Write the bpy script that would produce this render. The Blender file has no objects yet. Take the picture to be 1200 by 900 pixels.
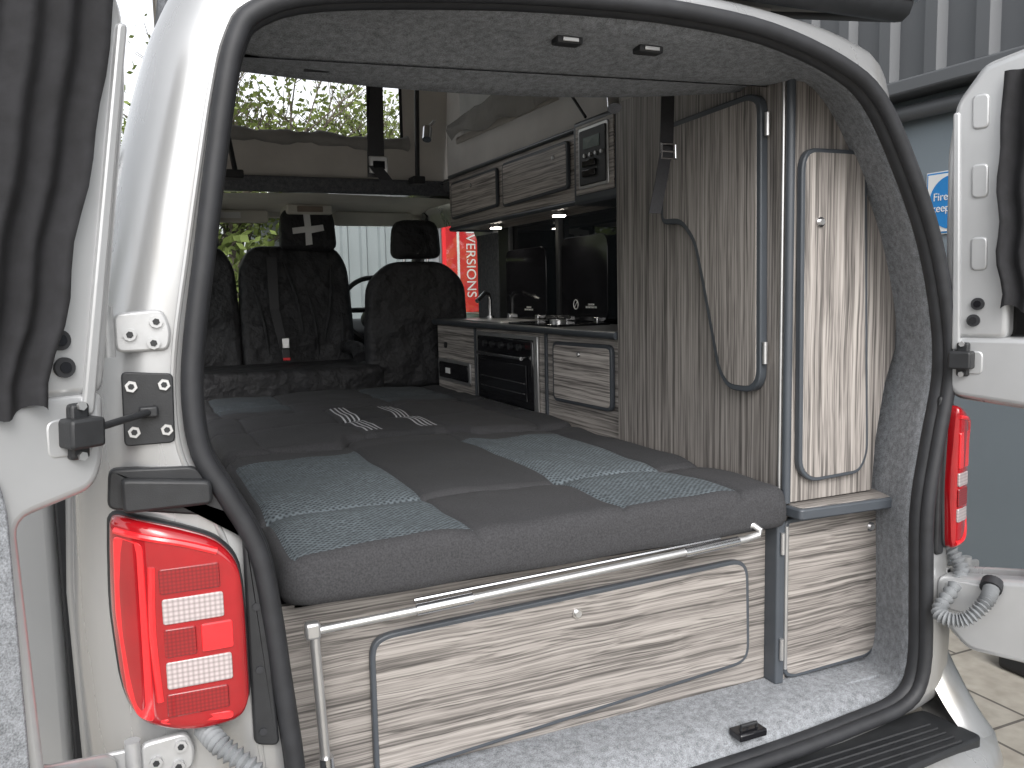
import bpy, bmesh, math, random
from mathutils import Vector, Matrix
from math import radians, sin, cos, pi, sqrt
random.seed(4)
scene=bpy.context.scene
COL=bpy.context.collection
PARENT=[None]
def grp(name):
    e=bpy.data.objects.new(name,None); e.empty_display_size=0.1; COL.objects.link(e); PARENT[0]=e; return e
def add(o):
    COL.objects.link(o)
    if PARENT[0] is not None: o.parent=PARENT[0]
    return o
# ---------------- materials
def newmat(name):
    m=bpy.data.materials.new(name); m.use_nodes=True; nt=m.node_tree; nt.nodes.clear()
    out=nt.nodes.new('ShaderNodeOutputMaterial'); b=nt.nodes.new('ShaderNodeBsdfPrincipled')
    nt.links.new(b.outputs[0],out.inputs[0]); return m,nt,b
def N(nt,t,**k):
    n=nt.nodes.new(t)
    for a,v in k.items():
        if a in n.inputs.keys(): n.inputs[a].default_value=v
        else: setattr(n,a,v)
    return n
def coords(nt,scale=(1,1,1)):
    tc=nt.nodes.new('ShaderNodeTexCoord'); mp=nt.nodes.new('ShaderNodeMapping'); mp.inputs['Scale'].default_value=scale
    nt.links.new(tc.outputs['Object'],mp.inputs[0]); return mp
def ramp(nt,stops):
    r=nt.nodes.new('ShaderNodeValToRGB'); e=r.color_ramp.elements
    while len(e)<len(stops): e.new(0.5)
    for i,(p,c) in enumerate(stops):
        e[i].position=p; e[i].color=(c[0],c[1],c[2],1)
    return r
def bump(nt,b,src,strength=0.3,dist=0.002):
    n=nt.nodes.new('ShaderNodeBump'); n.inputs['Strength'].default_value=strength; n.inputs['Distance'].default_value=dist
    nt.links.new(src,n.inputs['Height']); nt.links.new(n.outputs[0],b.inputs['Normal']); return n
def M(name,c,rough=0.5,metal=0.0,var=0.12,vs=6.0,bs=0.0,bscale=80,coat=0,bd=0.002,trans=0):
    m,nt,b=newmat(name); mp=coords(nt)
    n=N(nt,'ShaderNodeTexNoise',Scale=vs,Detail=5.0); nt.links.new(mp.outputs[0],n.inputs['Vector'])
    r=ramp(nt,[(0.3,[x*(1-var) for x in c]),(0.7,[min(1,x*(1+var)) for x in c])])
    nt.links.new(n.outputs['Fac'],r.inputs[0]); nt.links.new(r.outputs[0],b.inputs['Base Color'])
    b.inputs['Roughness'].default_value=rough; b.inputs['Metallic'].default_value=metal
    if coat: b.inputs['Coat Weight'].default_value=coat; b.inputs['Coat Roughness'].default_value=0.05
    if bs:
        n2=N(nt,'ShaderNodeTexNoise',Scale=bscale,Detail=4.0); nt.links.new(mp.outputs[0],n2.inputs['Vector'])
        bump(nt,b,n2.outputs['Fac'],bs,bd)
    if trans:
        out=[x for x in nt.nodes if x.type=='OUTPUT_MATERIAL'][0]
        tl=nt.nodes.new('ShaderNodeBsdfTranslucent'); nt.links.new(r.outputs[0],tl.inputs[0]); mx=nt.nodes.new('ShaderNodeMixShader'); mx.inputs[0].default_value=trans
        nt.links.new(b.outputs[0],mx.inputs[1]); nt.links.new(tl.outputs[0],mx.inputs[2]); nt.links.new(mx.outputs[0],out.inputs[0])
    return m
def paint(name,c,metal):
    m,nt,b=newmat(name); mp=coords(nt,(9,9,1.2))
    n=N(nt,'ShaderNodeTexNoise',Scale=1.0,Detail=8.0); nt.links.new(mp.outputs[0],n.inputs['Vector'])
    r=ramp(nt,[(0.3,[c[0]*.74,c[1]*.71,c[2]*.66]),(0.46,[x*.95 for x in c]),(0.75,[x*1.03 for x in c])]); nt.links.new(n.outputs['Fac'],r.inputs[0]); nt.links.new(r.outputs[0],b.inputs['Base Color'])
    rr_=ramp(nt,[(.3,(.42,.42,.42)),(.6,(.27,.27,.27))]); nt.links.new(n.outputs['Fac'],rr_.inputs[0]); nt.links.new(rr_.outputs[0],b.inputs['Roughness'])
    b.inputs['Metallic'].default_value=metal; b.inputs['Coat Weight'].default_value=.4; b.inputs['Coat Roughness'].default_value=.1
    return m
def wood(name,axis,lift=1.0,dist=.012,fr=1.0,along=1.0,off=0.0):
    m,nt,b=newmat(name)
    def sc(hi,lo): 
        s=[hi]*3; s['XYZ'.index(axis)]=lo; return tuple(s)
    tc=nt.nodes.new('ShaderNodeTexCoord')
    dn=N(nt,'ShaderNodeTexNoise',Scale=1.0,Detail=3.0)
    mpd=nt.nodes.new('ShaderNodeMapping'); mpd.inputs['Scale'].default_value=sc(8,2.5); mpd.inputs['Location'].default_value=(off,off*1.3,off*.7)
    nt.links.new(tc.outputs['Object'],mpd.inputs[0]); nt.links.new(mpd.outputs[0],dn.inputs['Vector'])
    sub=N(nt,'ShaderNodeVectorMath',operation='SCALE'); sub.inputs['Scale'].default_value=dist
    nt.links.new(dn.outputs['Color'],sub.inputs[0])
    ad=N(nt,'ShaderNodeVectorMath',operation='ADD'); nt.links.new(tc.outputs['Object'],ad.inputs[0]); nt.links.new(sub.outputs[0],ad.inputs[1])
    def lay(hi,lo,det):
        mp=nt.nodes.new('ShaderNodeMapping'); mp.inputs['Scale'].default_value=sc(hi*fr,lo*along); mp.inputs['Location'].default_value=(off*7,off*5,off*3)
        nt.links.new(ad.outputs[0],mp.inputs[0])
        n=N(nt,'ShaderNodeTexNoise',Scale=1.0,Detail=det); nt.links.new(mp.outputs[0],n.inputs['Vector']); return n.outputs['Fac']
    a=lay(210,2.6,3.0); c=lay(75,1.0,3.0); d=lay(460,9,2.0)
    m1=N(nt,'ShaderNodeMix',data_type='FLOAT'); m1.inputs[0].default_value=0.42
    nt.links.new(a,m1.inputs[2]); nt.links.new(c,m1.inputs[3])
    m2=N(nt,'ShaderNodeMix',data_type='FLOAT'); m2.inputs[0].default_value=0.2
    nt.links.new(m1.outputs[0],m2.inputs[2]); nt.links.new(d,m2.inputs[3])
    L=lift
    r=ramp(nt,[(0.38,(0.062*L,0.057*L,0.053*L)),(0.455,(0.142*L,0.130*L,0.121*L)),(0.52,(0.265*L,0.243*L,0.226*L)),(0.62,(0.37*L,0.345*L,0.322*L))])
    nt.links.new(m2.outputs[0],r.inputs[0]); nt.links.new(r.outputs[0],b.inputs['Base Color'])
    b.inputs['Roughness'].default_value=0.42
    bump(nt,b,m2.outputs[0],0.12,0.001)
    return m
def carpet(name,c):
    m,nt,b=newmat(name); mp=coords(nt)
    n=N(nt,'ShaderNodeTexNoise',Scale=420.0,Detail=3.0); nt.links.new(mp.outputs[0],n.inputs['Vector'])
    n2=N(nt,'ShaderNodeTexNoise',Scale=75.0,Detail=5.0); nt.links.new(mp.outputs[0],n2.inputs['Vector'])
    mx=N(nt,'ShaderNodeMix',data_type='FLOAT'); mx.inputs[0].default_value=0.42
    nt.links.new(n.outputs['Fac'],mx.inputs[2]); nt.links.new(n2.outputs['Fac'],mx.inputs[3])
    r=ramp(nt,[(0.34,[x*0.5 for x in c]),(0.5,c),(0.66,[x*1.5 for x in c])])
    nt.links.new(mx.outputs[0],r.inputs[0]); nt.links.new(r.outputs[0],b.inputs['Base Color'])
    b.inputs['Roughness'].default_value=0.95; bump(nt,b,n.outputs['Fac'],0.4,0.002); return m
def knit(name,c1,c2,s=110):
    m,nt,b=newmat(name); tc=nt.nodes.new('ShaderNodeTexCoord')
    mp=nt.nodes.new('ShaderNodeMapping'); mp.inputs['Rotation'].default_value=(0,0,radians(45)); mp.inputs['Scale'].default_value=(s,s,0.0)
    nt.links.new(tc.outputs['Object'],mp.inputs[0])
    v=N(nt,'ShaderNodeTexVoronoi',Scale=1.0); v.inputs['Randomness'].default_value=0.18; nt.links.new(mp.outputs[0],v.inputs['Vector'])
    r=ramp(nt,[(0.15,c1),(0.5,c2)]); nt.links.new(v.outputs['Distance'],r.inputs[0])
    nz=N(nt,'ShaderNodeTexNoise',Scale=60.0,Detail=6.0); nt.links.new(tc.outputs['Object'],nz.inputs['Vector'])
    r2=ramp(nt,[(.3,(.6,.6,.6)),(.7,(1,1,1))]); nt.links.new(nz.outputs['Fac'],r2.inputs[0])
    mx=N(nt,'ShaderNodeMix',data_type='RGBA',blend_type='MULTIPLY'); mx.inputs[0].default_value=1
    nt.links.new(r.outputs[0],mx.inputs[6]); nt.links.new(r2.outputs[0],mx.inputs[7])
    nt.links.new(mx.outputs[2],b.inputs['Base Color']); b.inputs['Roughness'].default_value=0.9
    bump(nt,b,v.outputs['Distance'],-0.5,0.002); return m
wZ=wood('wood_vertical_grain','Z',1.0,.010); wZd=wood('wood_vertical_grain_door','Z',1.12,.016,off=3.7); wX=wood('wood_cross_grain','X',.92,.022,1.25,.7); wXd=wood('wood_cross_grain_door','X',.98,.026,1.2,.7,off=2.3); wY=wood('wood_long_grain','Y',1.5); wYd=wood('wood_long_grain_door','Y',1.7,off=1.9)  # long-grain pair lifted in colour to make up for weak light in the kitchen
silver=paint('silver_paint',(0.46,0.465,0.47),.6)
silver_in=M('silver_door_inner',(0.46,0.467,0.475),0.36,0.45,0.10,4,coat=0.3)
white_p=M('pale_silver_paint',(0.55,0.56,0.57),0.3,0.3,0.04,3,coat=0.5)
rubber=M('black_rubber',(0.018,0.019,0.022),0.6,0,0.2,30)
blackp=M('black_plastic',(0.016,0.017,0.019),0.5,0,0.2,40,bs=0.15,bscale=500)
blackg=M('gloss_black',(0.010,0.010,0.012),0.08,0,0.1,5)
trim=M('grey_edging',(0.058,0.066,0.077),0.4,0,0.08,8)
crp=carpet('grey_carpet',(0.205,0.215,0.23)); crpd=carpet('dark_carpet',(0.10,0.105,0.115))
canvas=M('grey_canvas',(0.52,0.495,0.46),0.9,0,0.08,5,bs=0.4,bscale=12,bd=0.02,trans=.4)
cream=M('cream_headliner',(0.62,0.60,0.54),0.85,0,0.05,9)
fab=M('charcoal_fabric',(0.037,0.037,0.040),0.92,0,0.35,300,bs=0.5,bscale=900,bd=0.001)
fab2=M('dark_fabric',(0.028,0.0285,0.031),0.92,0,0.35,300,bs=0.5,bscale=900,bd=0.001)
kn=knit('blue_grey_knit',(0.020,0.026,0.031),(0.13,0.155,0.172),100)
kn2=knit('dark_knit',(0.026,0.030,0.034),(0.085,0.10,0.112),130)
stripe=M('light_stripe',(0.50,0.51,0.53),0.8,0,0.1,50)
cover=M('black_seat_cover',(0.015,0.015,0.017),0.66,0,0.3,5,bs=1.0,bscale=7,bd=0.06)
curtm=M('black_curtain',(0.012,0.012,0.014),0.88,0,0.3,40,bs=0.3,bscale=60,bd=0.004)
chrome=M('chrome',(0.72,0.72,0.73),0.18,1.0,0.04,5)
steel=M('satin_steel',(0.62,0.62,0.62),0.33,0.85,0.06,20)
zinc=M('painted_hinge',(0.42,0.425,0.43),0.4,0.4,0.12,25)
worktop=M('worktop_grey',(0.12,0.125,0.132),0.35,0,0.3,220)
whiteplain=M('white_print',(0.78,0.78,0.77),0.6,0,0.03,10)
redm=M('red_print',(0.62,0.02,0.025),0.5,0,0.05,5)
bluep=M('sign_blue',(0.02,0.22,0.56),0.45,0,0.04,5)
greyhose=M('grey_conduit',(0.20,0.21,0.22),0.5,0,0.1,40)
def lens(name,c,s=180):
    m,nt,b=newmat(name); mp=coords(nt,(s,0,s))
    v=N(nt,'ShaderNodeTexVoronoi',Scale=1.0); v.inputs['Randomness'].default_value=0.0; nt.links.new(mp.outputs[0],v.inputs['Vector'])
    r=ramp(nt,[(0.1,[min(1,x*1.15) for x in c]),(0.7,[x*0.5 for x in c])]); nt.links.new(v.outputs['Distance'],r.inputs[0])
    nt.links.new(r.outputs[0],b.inputs['Base Color']); b.inputs['Roughness'].default_value=0.35
    b.inputs['Coat Weight'].default_value=1.0; b.inputs['Coat Roughness'].default_value=0.03
    return m
lred=M('lamp_red',(0.30,0.005,0.009),0.12,0,0.12,14,coat=1.0); lredd=lens('lamp_red_reflector',(0.24,0.003,0.006))
lredb=M('lamp_bright_red',(0.70,0.018,0.024),0.2,0,0.08,30,coat=1.0)
lwhite=lens('lamp_clear',(0.44,0.38,0.38),s=140)
def glass(name,c):
    m=bpy.data.materials.new(name); m.use_nodes=True; nt=m.node_tree; nt.nodes.clear()
    out=nt.nodes.new('ShaderNodeOutputMaterial'); t=N(nt,'ShaderNodeBsdfTransparent'); t.inputs[0].default_value=(*c,1)
    g=N(nt,'ShaderNodeBsdfGlossy'); g.inputs['Roughness'].default_value=0.02
    lw=nt.nodes.new('ShaderNodeLayerWeight'); lw.inputs[0].default_value=.5
    p=N(nt,'ShaderNodeMath',operation='POWER'); p.inputs[1].default_value=4; nt.links.new(lw.outputs['Facing'],p.inputs[0])
    ma=N(nt,'ShaderNodeMath',operation='MULTIPLY_ADD'); ma.inputs[1].default_value=.6; ma.inputs[2].default_value=.04; nt.links.new(p.outputs[0],ma.inputs[0])
    mx=nt.nodes.new('ShaderNodeMixShader'); nt.links.new(ma.outputs[0],mx.inputs[0]); nt.links.new(t.outputs[0],mx.inputs[1]); nt.links.new(g.outputs[0],mx.inputs[2])
    nt.links.new(mx.outputs[0],out.inputs[0]); return m
tint=glass('tinted_glass',(0.13,0.13,0.13)); clear=glass('clear_glass',(0.92,0.96,0.94))
def emis(name,c,s):
    m,nt,b=newmat(name); b.inputs['Base Color'].default_value=(*c,1); b.inputs['Emission Color'].default_value=(*c,1); b.inputs['Emission Strength'].default_value=s; return m
led=emis('led_lens',(1,0.93,0.8),60)
# ---------------- geometry helpers
def mesh(name,vs,fs,mat,smooth=False,bev=0,seg=2,mats=None,fm=None,recalc=True,sub=0):
    me=bpy.data.meshes.new(name); me.from_pydata([tuple(v) for v in vs],[],fs)
    for x in (mats or [mat]): me.materials.append(x)
    if fm: me.polygons.foreach_set('material_index',fm)
    if recalc:
        bm=bmesh.new(); bm.from_mesh(me); bmesh.ops.recalc_face_normals(bm,faces=bm.faces); bm.to_mesh(me); bm.free()
    o=add(bpy.data.objects.new(name,me))
    if bev:
        b=o.modifiers.new('bevel','BEVEL'); b.width=bev; b.segments=seg; b.limit_method='ANGLE'; b.angle_limit=radians(35)
        smooth=True
    if sub:
        s=o.modifiers.new('sub','SUBSURF'); s.levels=sub; s.render_levels=sub; smooth=True
    if smooth:
        me.polygons.foreach_set('use_smooth',[True]*len(me.polygons))
        if not sub and smooth!='full': 
            try: me.set_sharp_from_angle(angle=radians(40))
            except Exception: pass
    me.update(); return o
def box(name,x0,x1,y0,y1,z0,z1,mat,bev=0.003,seg=2):
    v=[(x,y,z) for z in (z0,z1) for y in (y0,y1) for x in (x0,x1)]
    f=[(0,1,3,2),(4,6,7,5),(0,4,5,1),(2,3,7,6),(0,2,6,4),(1,5,7,3)]
    return mesh(name,v,f,mat,bev=bev,seg=seg)
def rnd(pts,r,n=4):
    out=[]; L=len(pts)
    for i in range(L):
        p=Vector(pts[i]); a=Vector(pts[i-1]); b=Vector(pts[(i+1)%L])
        ra=min(r,(a-p).length*0.45); rb=min(r,(b-p).length*0.45)
        s=p+(a-p).normalized()*ra; e=p+(b-p).normalized()*rb
        for k in range(n+1):
            t=k/n; out.append(tuple((1-t)**2*s+2*t*(1-t)*p+t*t*e))
    return out
def area(p): return sum(p[i-1][0]*p[i][1]-p[i][0]*p[i-1][1] for i in range(len(p)))/2
def inset(p,d):
    s=1 if area(p)>0 else -1; out=[]; L=len(p)
    for i in range(L):
        a=Vector(p[i-1]); q=Vector(p[i]); b=Vector(p[(i+1)%L])
        e1=(q-a).normalized(); e2=(b-q).normalized()
        n1=Vector((-e1.y,e1.x))*s; n2=Vector((-e2.y,e2.x))*s
        m=(n1+n2); m=m.normalized() if m.length>1e-6 else n1
        k=d/max(0.5,m.dot(n1)); out.append(tuple(q+m*k))
    return out
def pl(plane,a,b,d):
    return {'X':(d,a,b),'Y':(a,d,b),'Z':(a,b,d)}[plane]
def slab(name,pts,plane,d0,d1,mat,bev=0.003,seg=2,xf=None):
    n=len(pts); v=[pl(plane,a,b,d0) for a,b in pts]+[pl(plane,a,b,d1) for a,b in pts]
    if xf: v=[xf(*p) for p in v]
    f=[tuple(range(n)),tuple(range(2*n-1,n-1,-1))]+[(i,(i+1)%n,n+(i+1)%n,n+i) for i in range(n)]
    return mesh(name,v,f,mat,bev=bev,seg=seg)
def panel_door(name,pts,plane,d0,d1,mat,r=0.03,edge=0.009):
    p=rnd(pts,r); s=1 if d1>d0 else -1
    slab(name+'_edging',p,plane,d0,d1,trim,bev=0.003)
    slab(name+'_face',inset(p,edge),plane,d1-s*0.004,d1+s*0.0012,mat,bev=0.0008,seg=1)
def sweep(name,pts,rad,mat,n=12,closed=False,cap=True):
    P=[Vector(p) for p in pts]; L=len(P); vs=[];fs=[]
    up=None
    for i in range(L):
        if closed: t=(P[(i+1)%L]-P[i-1]).normalized()
        else: t=(P[min(i+1,L-1)]-P[max(i-1,0)]).normalized()
        if up is None: up=t.orthogonal().normalized()
        up=(up-t*up.dot(t)); up=up.normalized() if up.length>1e-6 else t.orthogonal().normalized()
        s=t.cross(up); r=rad(i) if callable(rad) else rad
        for k in range(n):
            a=2*pi*k/n; vs.append(P[i]+(up*cos(a)+s*sin(a))*r)
    R=L if closed else L-1
    for i in range(R):
        for k in range(n):
            j=(i+1)%L; fs.append((i*n+k,i*n+(k+1)%n,j*n+(k+1)%n,j*n+k))
    if cap and not closed: fs.append(tuple(range(n))); fs.append(tuple((L-1)*n+k for k in range(n)))
    return mesh(name,vs,fs,mat,smooth=True)
def cyl(name,p0,p1,r,mat,n=20): return sweep(name,[p0,p1],r,mat,n)
def cr(P,m=4,closed=True):
    out=[]; L=len(P); P=[Vector(p) for p in P]
    rng=range(L) if closed else range(L-1)
    for i in rng:
        if closed: a,b,c,d=P[i-1],P[i],P[(i+1)%L],P[(i+2)%L]
        else: a,b,c,d=P[max(i-1,0)],P[i],P[i+1],P[min(i+2,L-1)]
        for k in range(m):
            t=k/m; out.append(0.5*((2*b)+(c-a)*t+(2*a-5*b+4*c-d)*t*t+(3*b-a-3*c+d)*t**3))
    if not closed: out.append(P[-1])
    return out
def loft(name,rings,mat,closed=True,smooth='full',skip=None):
    n=len(rings[0]); vs=[p for r in rings for p in r]; fs=[]
    for i in range(len(rings)-1):
        for k in range(n if closed else n-1):
            if skip and skip(i,k): continue
            fs.append((i*n+k,i*n+(k+1)%n,(i+1)*n+(k+1)%n,(i+1)*n+k))
    return mesh(name,vs,fs,mat,smooth=smooth)
def knob(p,axis,mat=chrome,r=0.011):
    a=Vector(p); d=Vector(axis)
    cyl('knob_ring',a,a+d*0.004,r,mat,24); cyl('knob_button',a+d*0.004,a+d*0.009,r*0.62,steel,20)
def text(name,s,size,mat,mw,ext=0.0008):
    cu=bpy.data.curves.new(name,'FONT'); cu.body=s; cu.size=size; cu.extrude=ext; cu.align_x='CENTER'; cu.align_y='CENTER'; cu.materials.append(mat)
    o=add(bpy.data.objects.new(name,cu)); o.matrix_world=mw; return o

# ================= CAMPERVAN BODY
van=grp('campervan')
S=[(-.64,.60),(-.64,.70),(-.653,.847),(-.663,.959),(-.68,1.07),(-.722,1.162),(-.751,1.223),(-.759,1.30),(-.752,1.386),(-.731,1.509),(-.71,1.631),(-.69,1.739),(-.671,1.812),(-.639,1.857),(-.538,1.892),(-.277,1.922),(-.072,1.934),(.103,1.936),(.296,1.921),(.466,1.878),(.57,1.82),(.658,1.697),(.74,1.54),(.79,1.37),(.80,1.24),(.77,1.09),(.745,.94),(.75,.75),(.75,.58),(.70,.51),(.55,.49),(.27,.475),(-.3,.47),(-.56,.47),(-.625,.52)]
O=[(-.93,.60),(-.935,.72),(-.94,.86),(-.94,.97),(-.935,1.07),(-.93,1.17),(-.925,1.24),(-.915,1.32),(-.90,1.42),(-.868,1.54),(-.832,1.67),(-.80,1.78),(-.77,1.86),(-.72,1.93),(-.58,1.975),(-.28,1.998),(-.07,2.0),(.10,2.0),(.31,1.99),(.53,1.962),(.665,1.90),(.745,1.74),(.80,1.56),(.852,1.38),(.868,1.24),(.87,1.09),(.90,.94),(.92,.75),(.92,.58),(.90,.48),(.55,.42),(.27,.40),(-.3,.40),(-.6,.40),(-.9,.5)]
Sx=[p for p in cr(S)]; Ox=[p for p in cr(O)]
rings=[]
for f,y in ((0.0,0.012),(0.06,0.0),(.22,-.004),(.42,0.0),(.6,.012),(.76,.032),(.88,.06),(.96,.09),(1,.13)):
    ring=[]
    for s,o in zip(Sx,Ox):
        wr=min(1,max(0,(s.x-.2)/.35))*min(1,max(0,(s.y-1.0)/.2))*min(1,max(0,(1.85-s.y)/.12)); yy=y*(1-wr)+wr*(.13*f**1.25)
        ring.append((s.x+(o.x-s.x)*f,yy,s.y+(o.y-s.y)*f))
    rings.append(ring)
loft('rear_frame',rings,silver)
# raised lip pressed round the aperture
lip=[]
for s,o in zip(Sx,Ox):
    f=.16; wr=min(1,max(0,(s.x-.2)/.35))*min(1,max(0,(s.y-1.0)/.2))
    lip.append((s.x+(o.x-s.x)*f,-.002+wr*.010,s.y+(o.y-s.y)*f))
sweep('aperture_lip',lip,.0045,silver,8,closed=True)
sweep('door_seal',[(p.x,-0.010,p.y) for p in Sx],0.015,rubber,10,closed=True)
sweep('door_seal_lip',[(p.x*1.0,0.012,p.y) for p in Sx],0.019,rubber,10,closed=True)
cx,cz=0.0,1.2
def jring(y,off,topz,botz):
    out=[]
    for i,p in enumerate(Sx):
        q=Vector((p.x,p.y)); t=(Sx[(i+1)%len(Sx)]-Sx[i-1]); nrm=Vector((-t.y,t.x)).normalized()
        if nrm.dot(q-Vector((cx,cz)))<0: nrm=-nrm
        q=q+nrm*off
        wt=min(1,max(0,(p.y-1.80)/0.08)); z=q.y*(1-wt)+min(q.y,topz(q.x))*wt
        wb=min(1,max(0,(0.56-p.y)/0.07)); z=z*(1-wb)+botz*wb
        out.append((q.x,y,z))
    return out
loft('jamb_carpet',[jring(.012,-.004,lambda x:1.93,.478),jring(.03,-.012,lambda x:1.915,.50),jring(.06,0.0,lambda x:1.905,.522),jring(.11,.018,lambda x:1.90,.529),jring(.17,.04,lambda x:1.885,.53),jring(.24,.05,lambda x:1.875+.03*x,.53)],crp)
def arch(x): return 1.853+0.03*(x/.6)+0.03*(abs(x)/.6)**2
hx=[-.70+1.4*i/40 for i in range(41)]
hr=[[(x,.232,min(1.872+.03*x,1.92)) for x in hx],[(x,.30,arch(x)+.008) for x in hx],[(x,.335,arch(x)) for x in hx],[(x,.352,arch(x)+.012) for x in hx],[(x,.355,1.99) for x in hx]]
loft('header_carpet',hr,crp,closed=False)
HW=[(.3,.92),(.6,.935),(1.0,.94),(1.25,.925),(1.4,.895),(1.56,.85),(1.7,.80),(1.8,.76),(1.88,.73),(1.94,.68),(1.975,.60)]
def hw(z):
    for (a,b),(c,d) in zip(HW,HW[1:]):
        if z<=c: return b+(d-b)*(z-a)/(c-a)
    return HW[-1][1]
def side(sign,name):
    Ys=[.13,.35,.9,1.0,2.42,2.62,2.72,3.3,3.55,4.2,4.6]; Zs=[.3,.6,1.0,1.25,1.33,1.45,1.56,1.7,1.8,1.88,1.94,1.975]
    vs=[];fs=[]
    for y in Ys:
        for z in Zs:
            k=1-max(0,(y-4.2))*0.3
            x=hw(z)*k
            if y<.2 and sign>0 and z>1.05: x-=.05
            vs.append((sign*x,y,z))
    nz=len(Zs)
    for i in range(len(Ys)-1):
        for j in range(nz-1):
            yc=(Ys[i]+Ys[i+1])/2; zc=(Zs[j]+Zs[j+1])/2
            win=1.33<zc<1.8
            if win and (1.0<yc<2.42 or 2.72<yc<3.3): continue
            if win and 0.35<yc<.9 : continue
            if sign<0 and 1.25<yc<2.42 and zc<1.88: continue
            if yc>3.55 and zc>1.25: continue
            if yc>3.3 and zc>1.33 and zc<1.88: continue
            if yc>3.55 and zc>1.88: continue
            a=i*nz+j; fs.append((a,a+nz,a+nz+1,a+1))
    o=mesh(name,vs,fs,silver,smooth=True)
    s=o.modifiers.new('t','SOLIDIFY'); s.thickness=0.02; s.offset=0
side(1,'side_panel_driver'); side(-1,'side_panel_passenger')
for sg in (1,-1):
    if sg>0: box('window_glass',.80,.804,.96,2.46,1.31,1.82,tint,0)
    box('cab_window_glass',sg*.84-.002,sg*.84+.002,2.70,3.32,1.31,1.82,clear,0)
    sweep('a_pillar',[(sg*.74,3.3,1.90),(sg*.80,3.75,1.62),(sg*.86,4.25,1.22)],0.04,blackp,8)
    box('inner_side_lower',sg*.845-.01,sg*.845+.01,.20,2.6 if sg>0 else 1.2,.5,1.20,crp,0.004)
    box('inner_side_upper',sg*.74-.02,sg*.74+.02,.20,2.65,1.80,1.94,crpd,0.01)
    box('window_post',sg*.80-.02,sg*.80+.02,2.42,2.72,1.30,1.88,crpd,0.02)
    for yy in (1.02,3.98):
        cyl('tyre',(sg*.72,yy,.34),(sg*.93,yy,.34),.34,rubber,40); cyl('wheel',(sg*.925,yy,.34),(sg*.945,yy,.34),.21,steel,32)
box('window_blind_post',.775,.80,1.80,1.83,1.31,1.82,blackp,.004)
box('window_blind_post',.775,.80,2.30,2.42,1.31,1.82,blackp,.004)
def roofz(x): return 2.0-0.03*(abs(x)/.6)**2
def roofpatch(name,x0,x1,y0,y1,mat,dz=0):
    n=10; r=[[(x0+(x1-x0)*i/n,y,roofz(x0+(x1-x0)*i/n)+dz) for i in range(n+1)] for y in (y0,y1)]
    loft(name,r,mat,closed=False)
roofpatch('roof_rear',-.62,.58,.12,.36,silver); roofpatch('roof_front',-.62,.62,2.70,3.4,silver)
roofpatch('roof_side',-.70,-.585,.36,2.7,silver); roofpatch('roof_side',.585,.68,.36,2.7,silver)
loft('cab_headliner',[[(-.75,2.70,1.90),(0,2.70,1.915),(.75,2.70,1.90)],[(-.75,3.2,1.90),(0,3.2,1.905),(.75,3.2,1.90)],[(-.72,3.42,1.88),(0,3.42,1.885),(.72,3.42,1.88)]],cream,closed=False)
box('aperture_front_band',-.66,.66,2.66,2.72,1.915,1.985,crpd,.02,3)
for sg in(1,-1): box('aperture_side_band',sg*.615-.02,sg*.615+.02,.36,2.68,1.93,1.99,crpd,.015,3)
slab('sun_visor',rnd([(-.58,1.825),(-.14,1.825),(-.14,1.89),(-.58,1.89)],.02),'Y',3.30,3.325,cream,.008,3)
slab('sun_visor',rnd([(.20,1.815),(.64,1.815),(.64,1.89),(.20,1.89)],.02),'Y',3.30,3.325,cream,.008,3)
box('roof_console',-.08,.15,3.10,3.32,1.855,1.905,cream,.012,3); box('console_lamp',-.03,.10,3.09,3.105,1.866,1.895,M('lamp_diffuser',(.25,.2,.16),.3),.004)
box('visor_label',-.42,-.28,3.296,3.2995,1.848,1.878,whiteplain,0); cyl('label_mark',(-.39,3.294,1.863),(-.39,3.2955,1.863),.012,redm)
mesh('windscreen',[(-.74,3.40,1.87),(.74,3.40,1.87),(.88,4.25,1.2),(-.88,4.25,1.2)],[(0,1,2,3)],clear,recalc=False)
box('windscreen_top_band',-.74,.74,3.38,3.42,1.86,1.91,cream,.01)
sweep('interior_mirror_stem',[(.03,3.5,1.83),(.03,3.47,1.78)],.008,blackp)
slab('dashboard',rnd([(3.55,1.0),(3.5,1.22),(3.62,1.31),(4.25,1.22),(4.25,.9),(3.7,.8)],.05),'X',-.84,.84,blackp,.01)
tw=[Vector((.42+.19*cos(a),3.33+.19*sin(a)*.35,1.36+.19*sin(a)*.93)) for a in [2*pi*i/40 for i in range(40)]]
sweep('steering_wheel_rim',tw,.014,blackp,10,closed=True)
cyl('steering_wheel_hub',(.42,3.31,1.36),(.42,3.45,1.30),.06,blackp)
for a in (0,pi,-pi/2): sweep('steering_spoke',[(.42,3.33,1.36),(.42+.18*cos(a),3.33+.18*sin(a)*.35,1.36+.18*sin(a)*.93)],.014,blackp,8)
loft('bonnet',[[(-.88,4.2,1.22),(0,4.2,1.26),(.88,4.2,1.22)],[(-.84,4.6,1.08),(0,4.62,1.12),(.84,4.6,1.08)],[(-.8,4.82,.9),(0,4.88,.92),(.8,4.82,.9)],[(-.84,4.86,.3),(0,4.95,.3),(.84,4.86,.3)]],silver,closed=False)
box('floor',-.84,.84,.10,3.6,.50,.525,crp,.004)
box('underbody',-.80,.80,.2,4.7,.28,.49,blackp,.02)
box('bulkhead_lower',-.82,.82,3.55,3.6,.5,1.0,blackp,.01)
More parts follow.
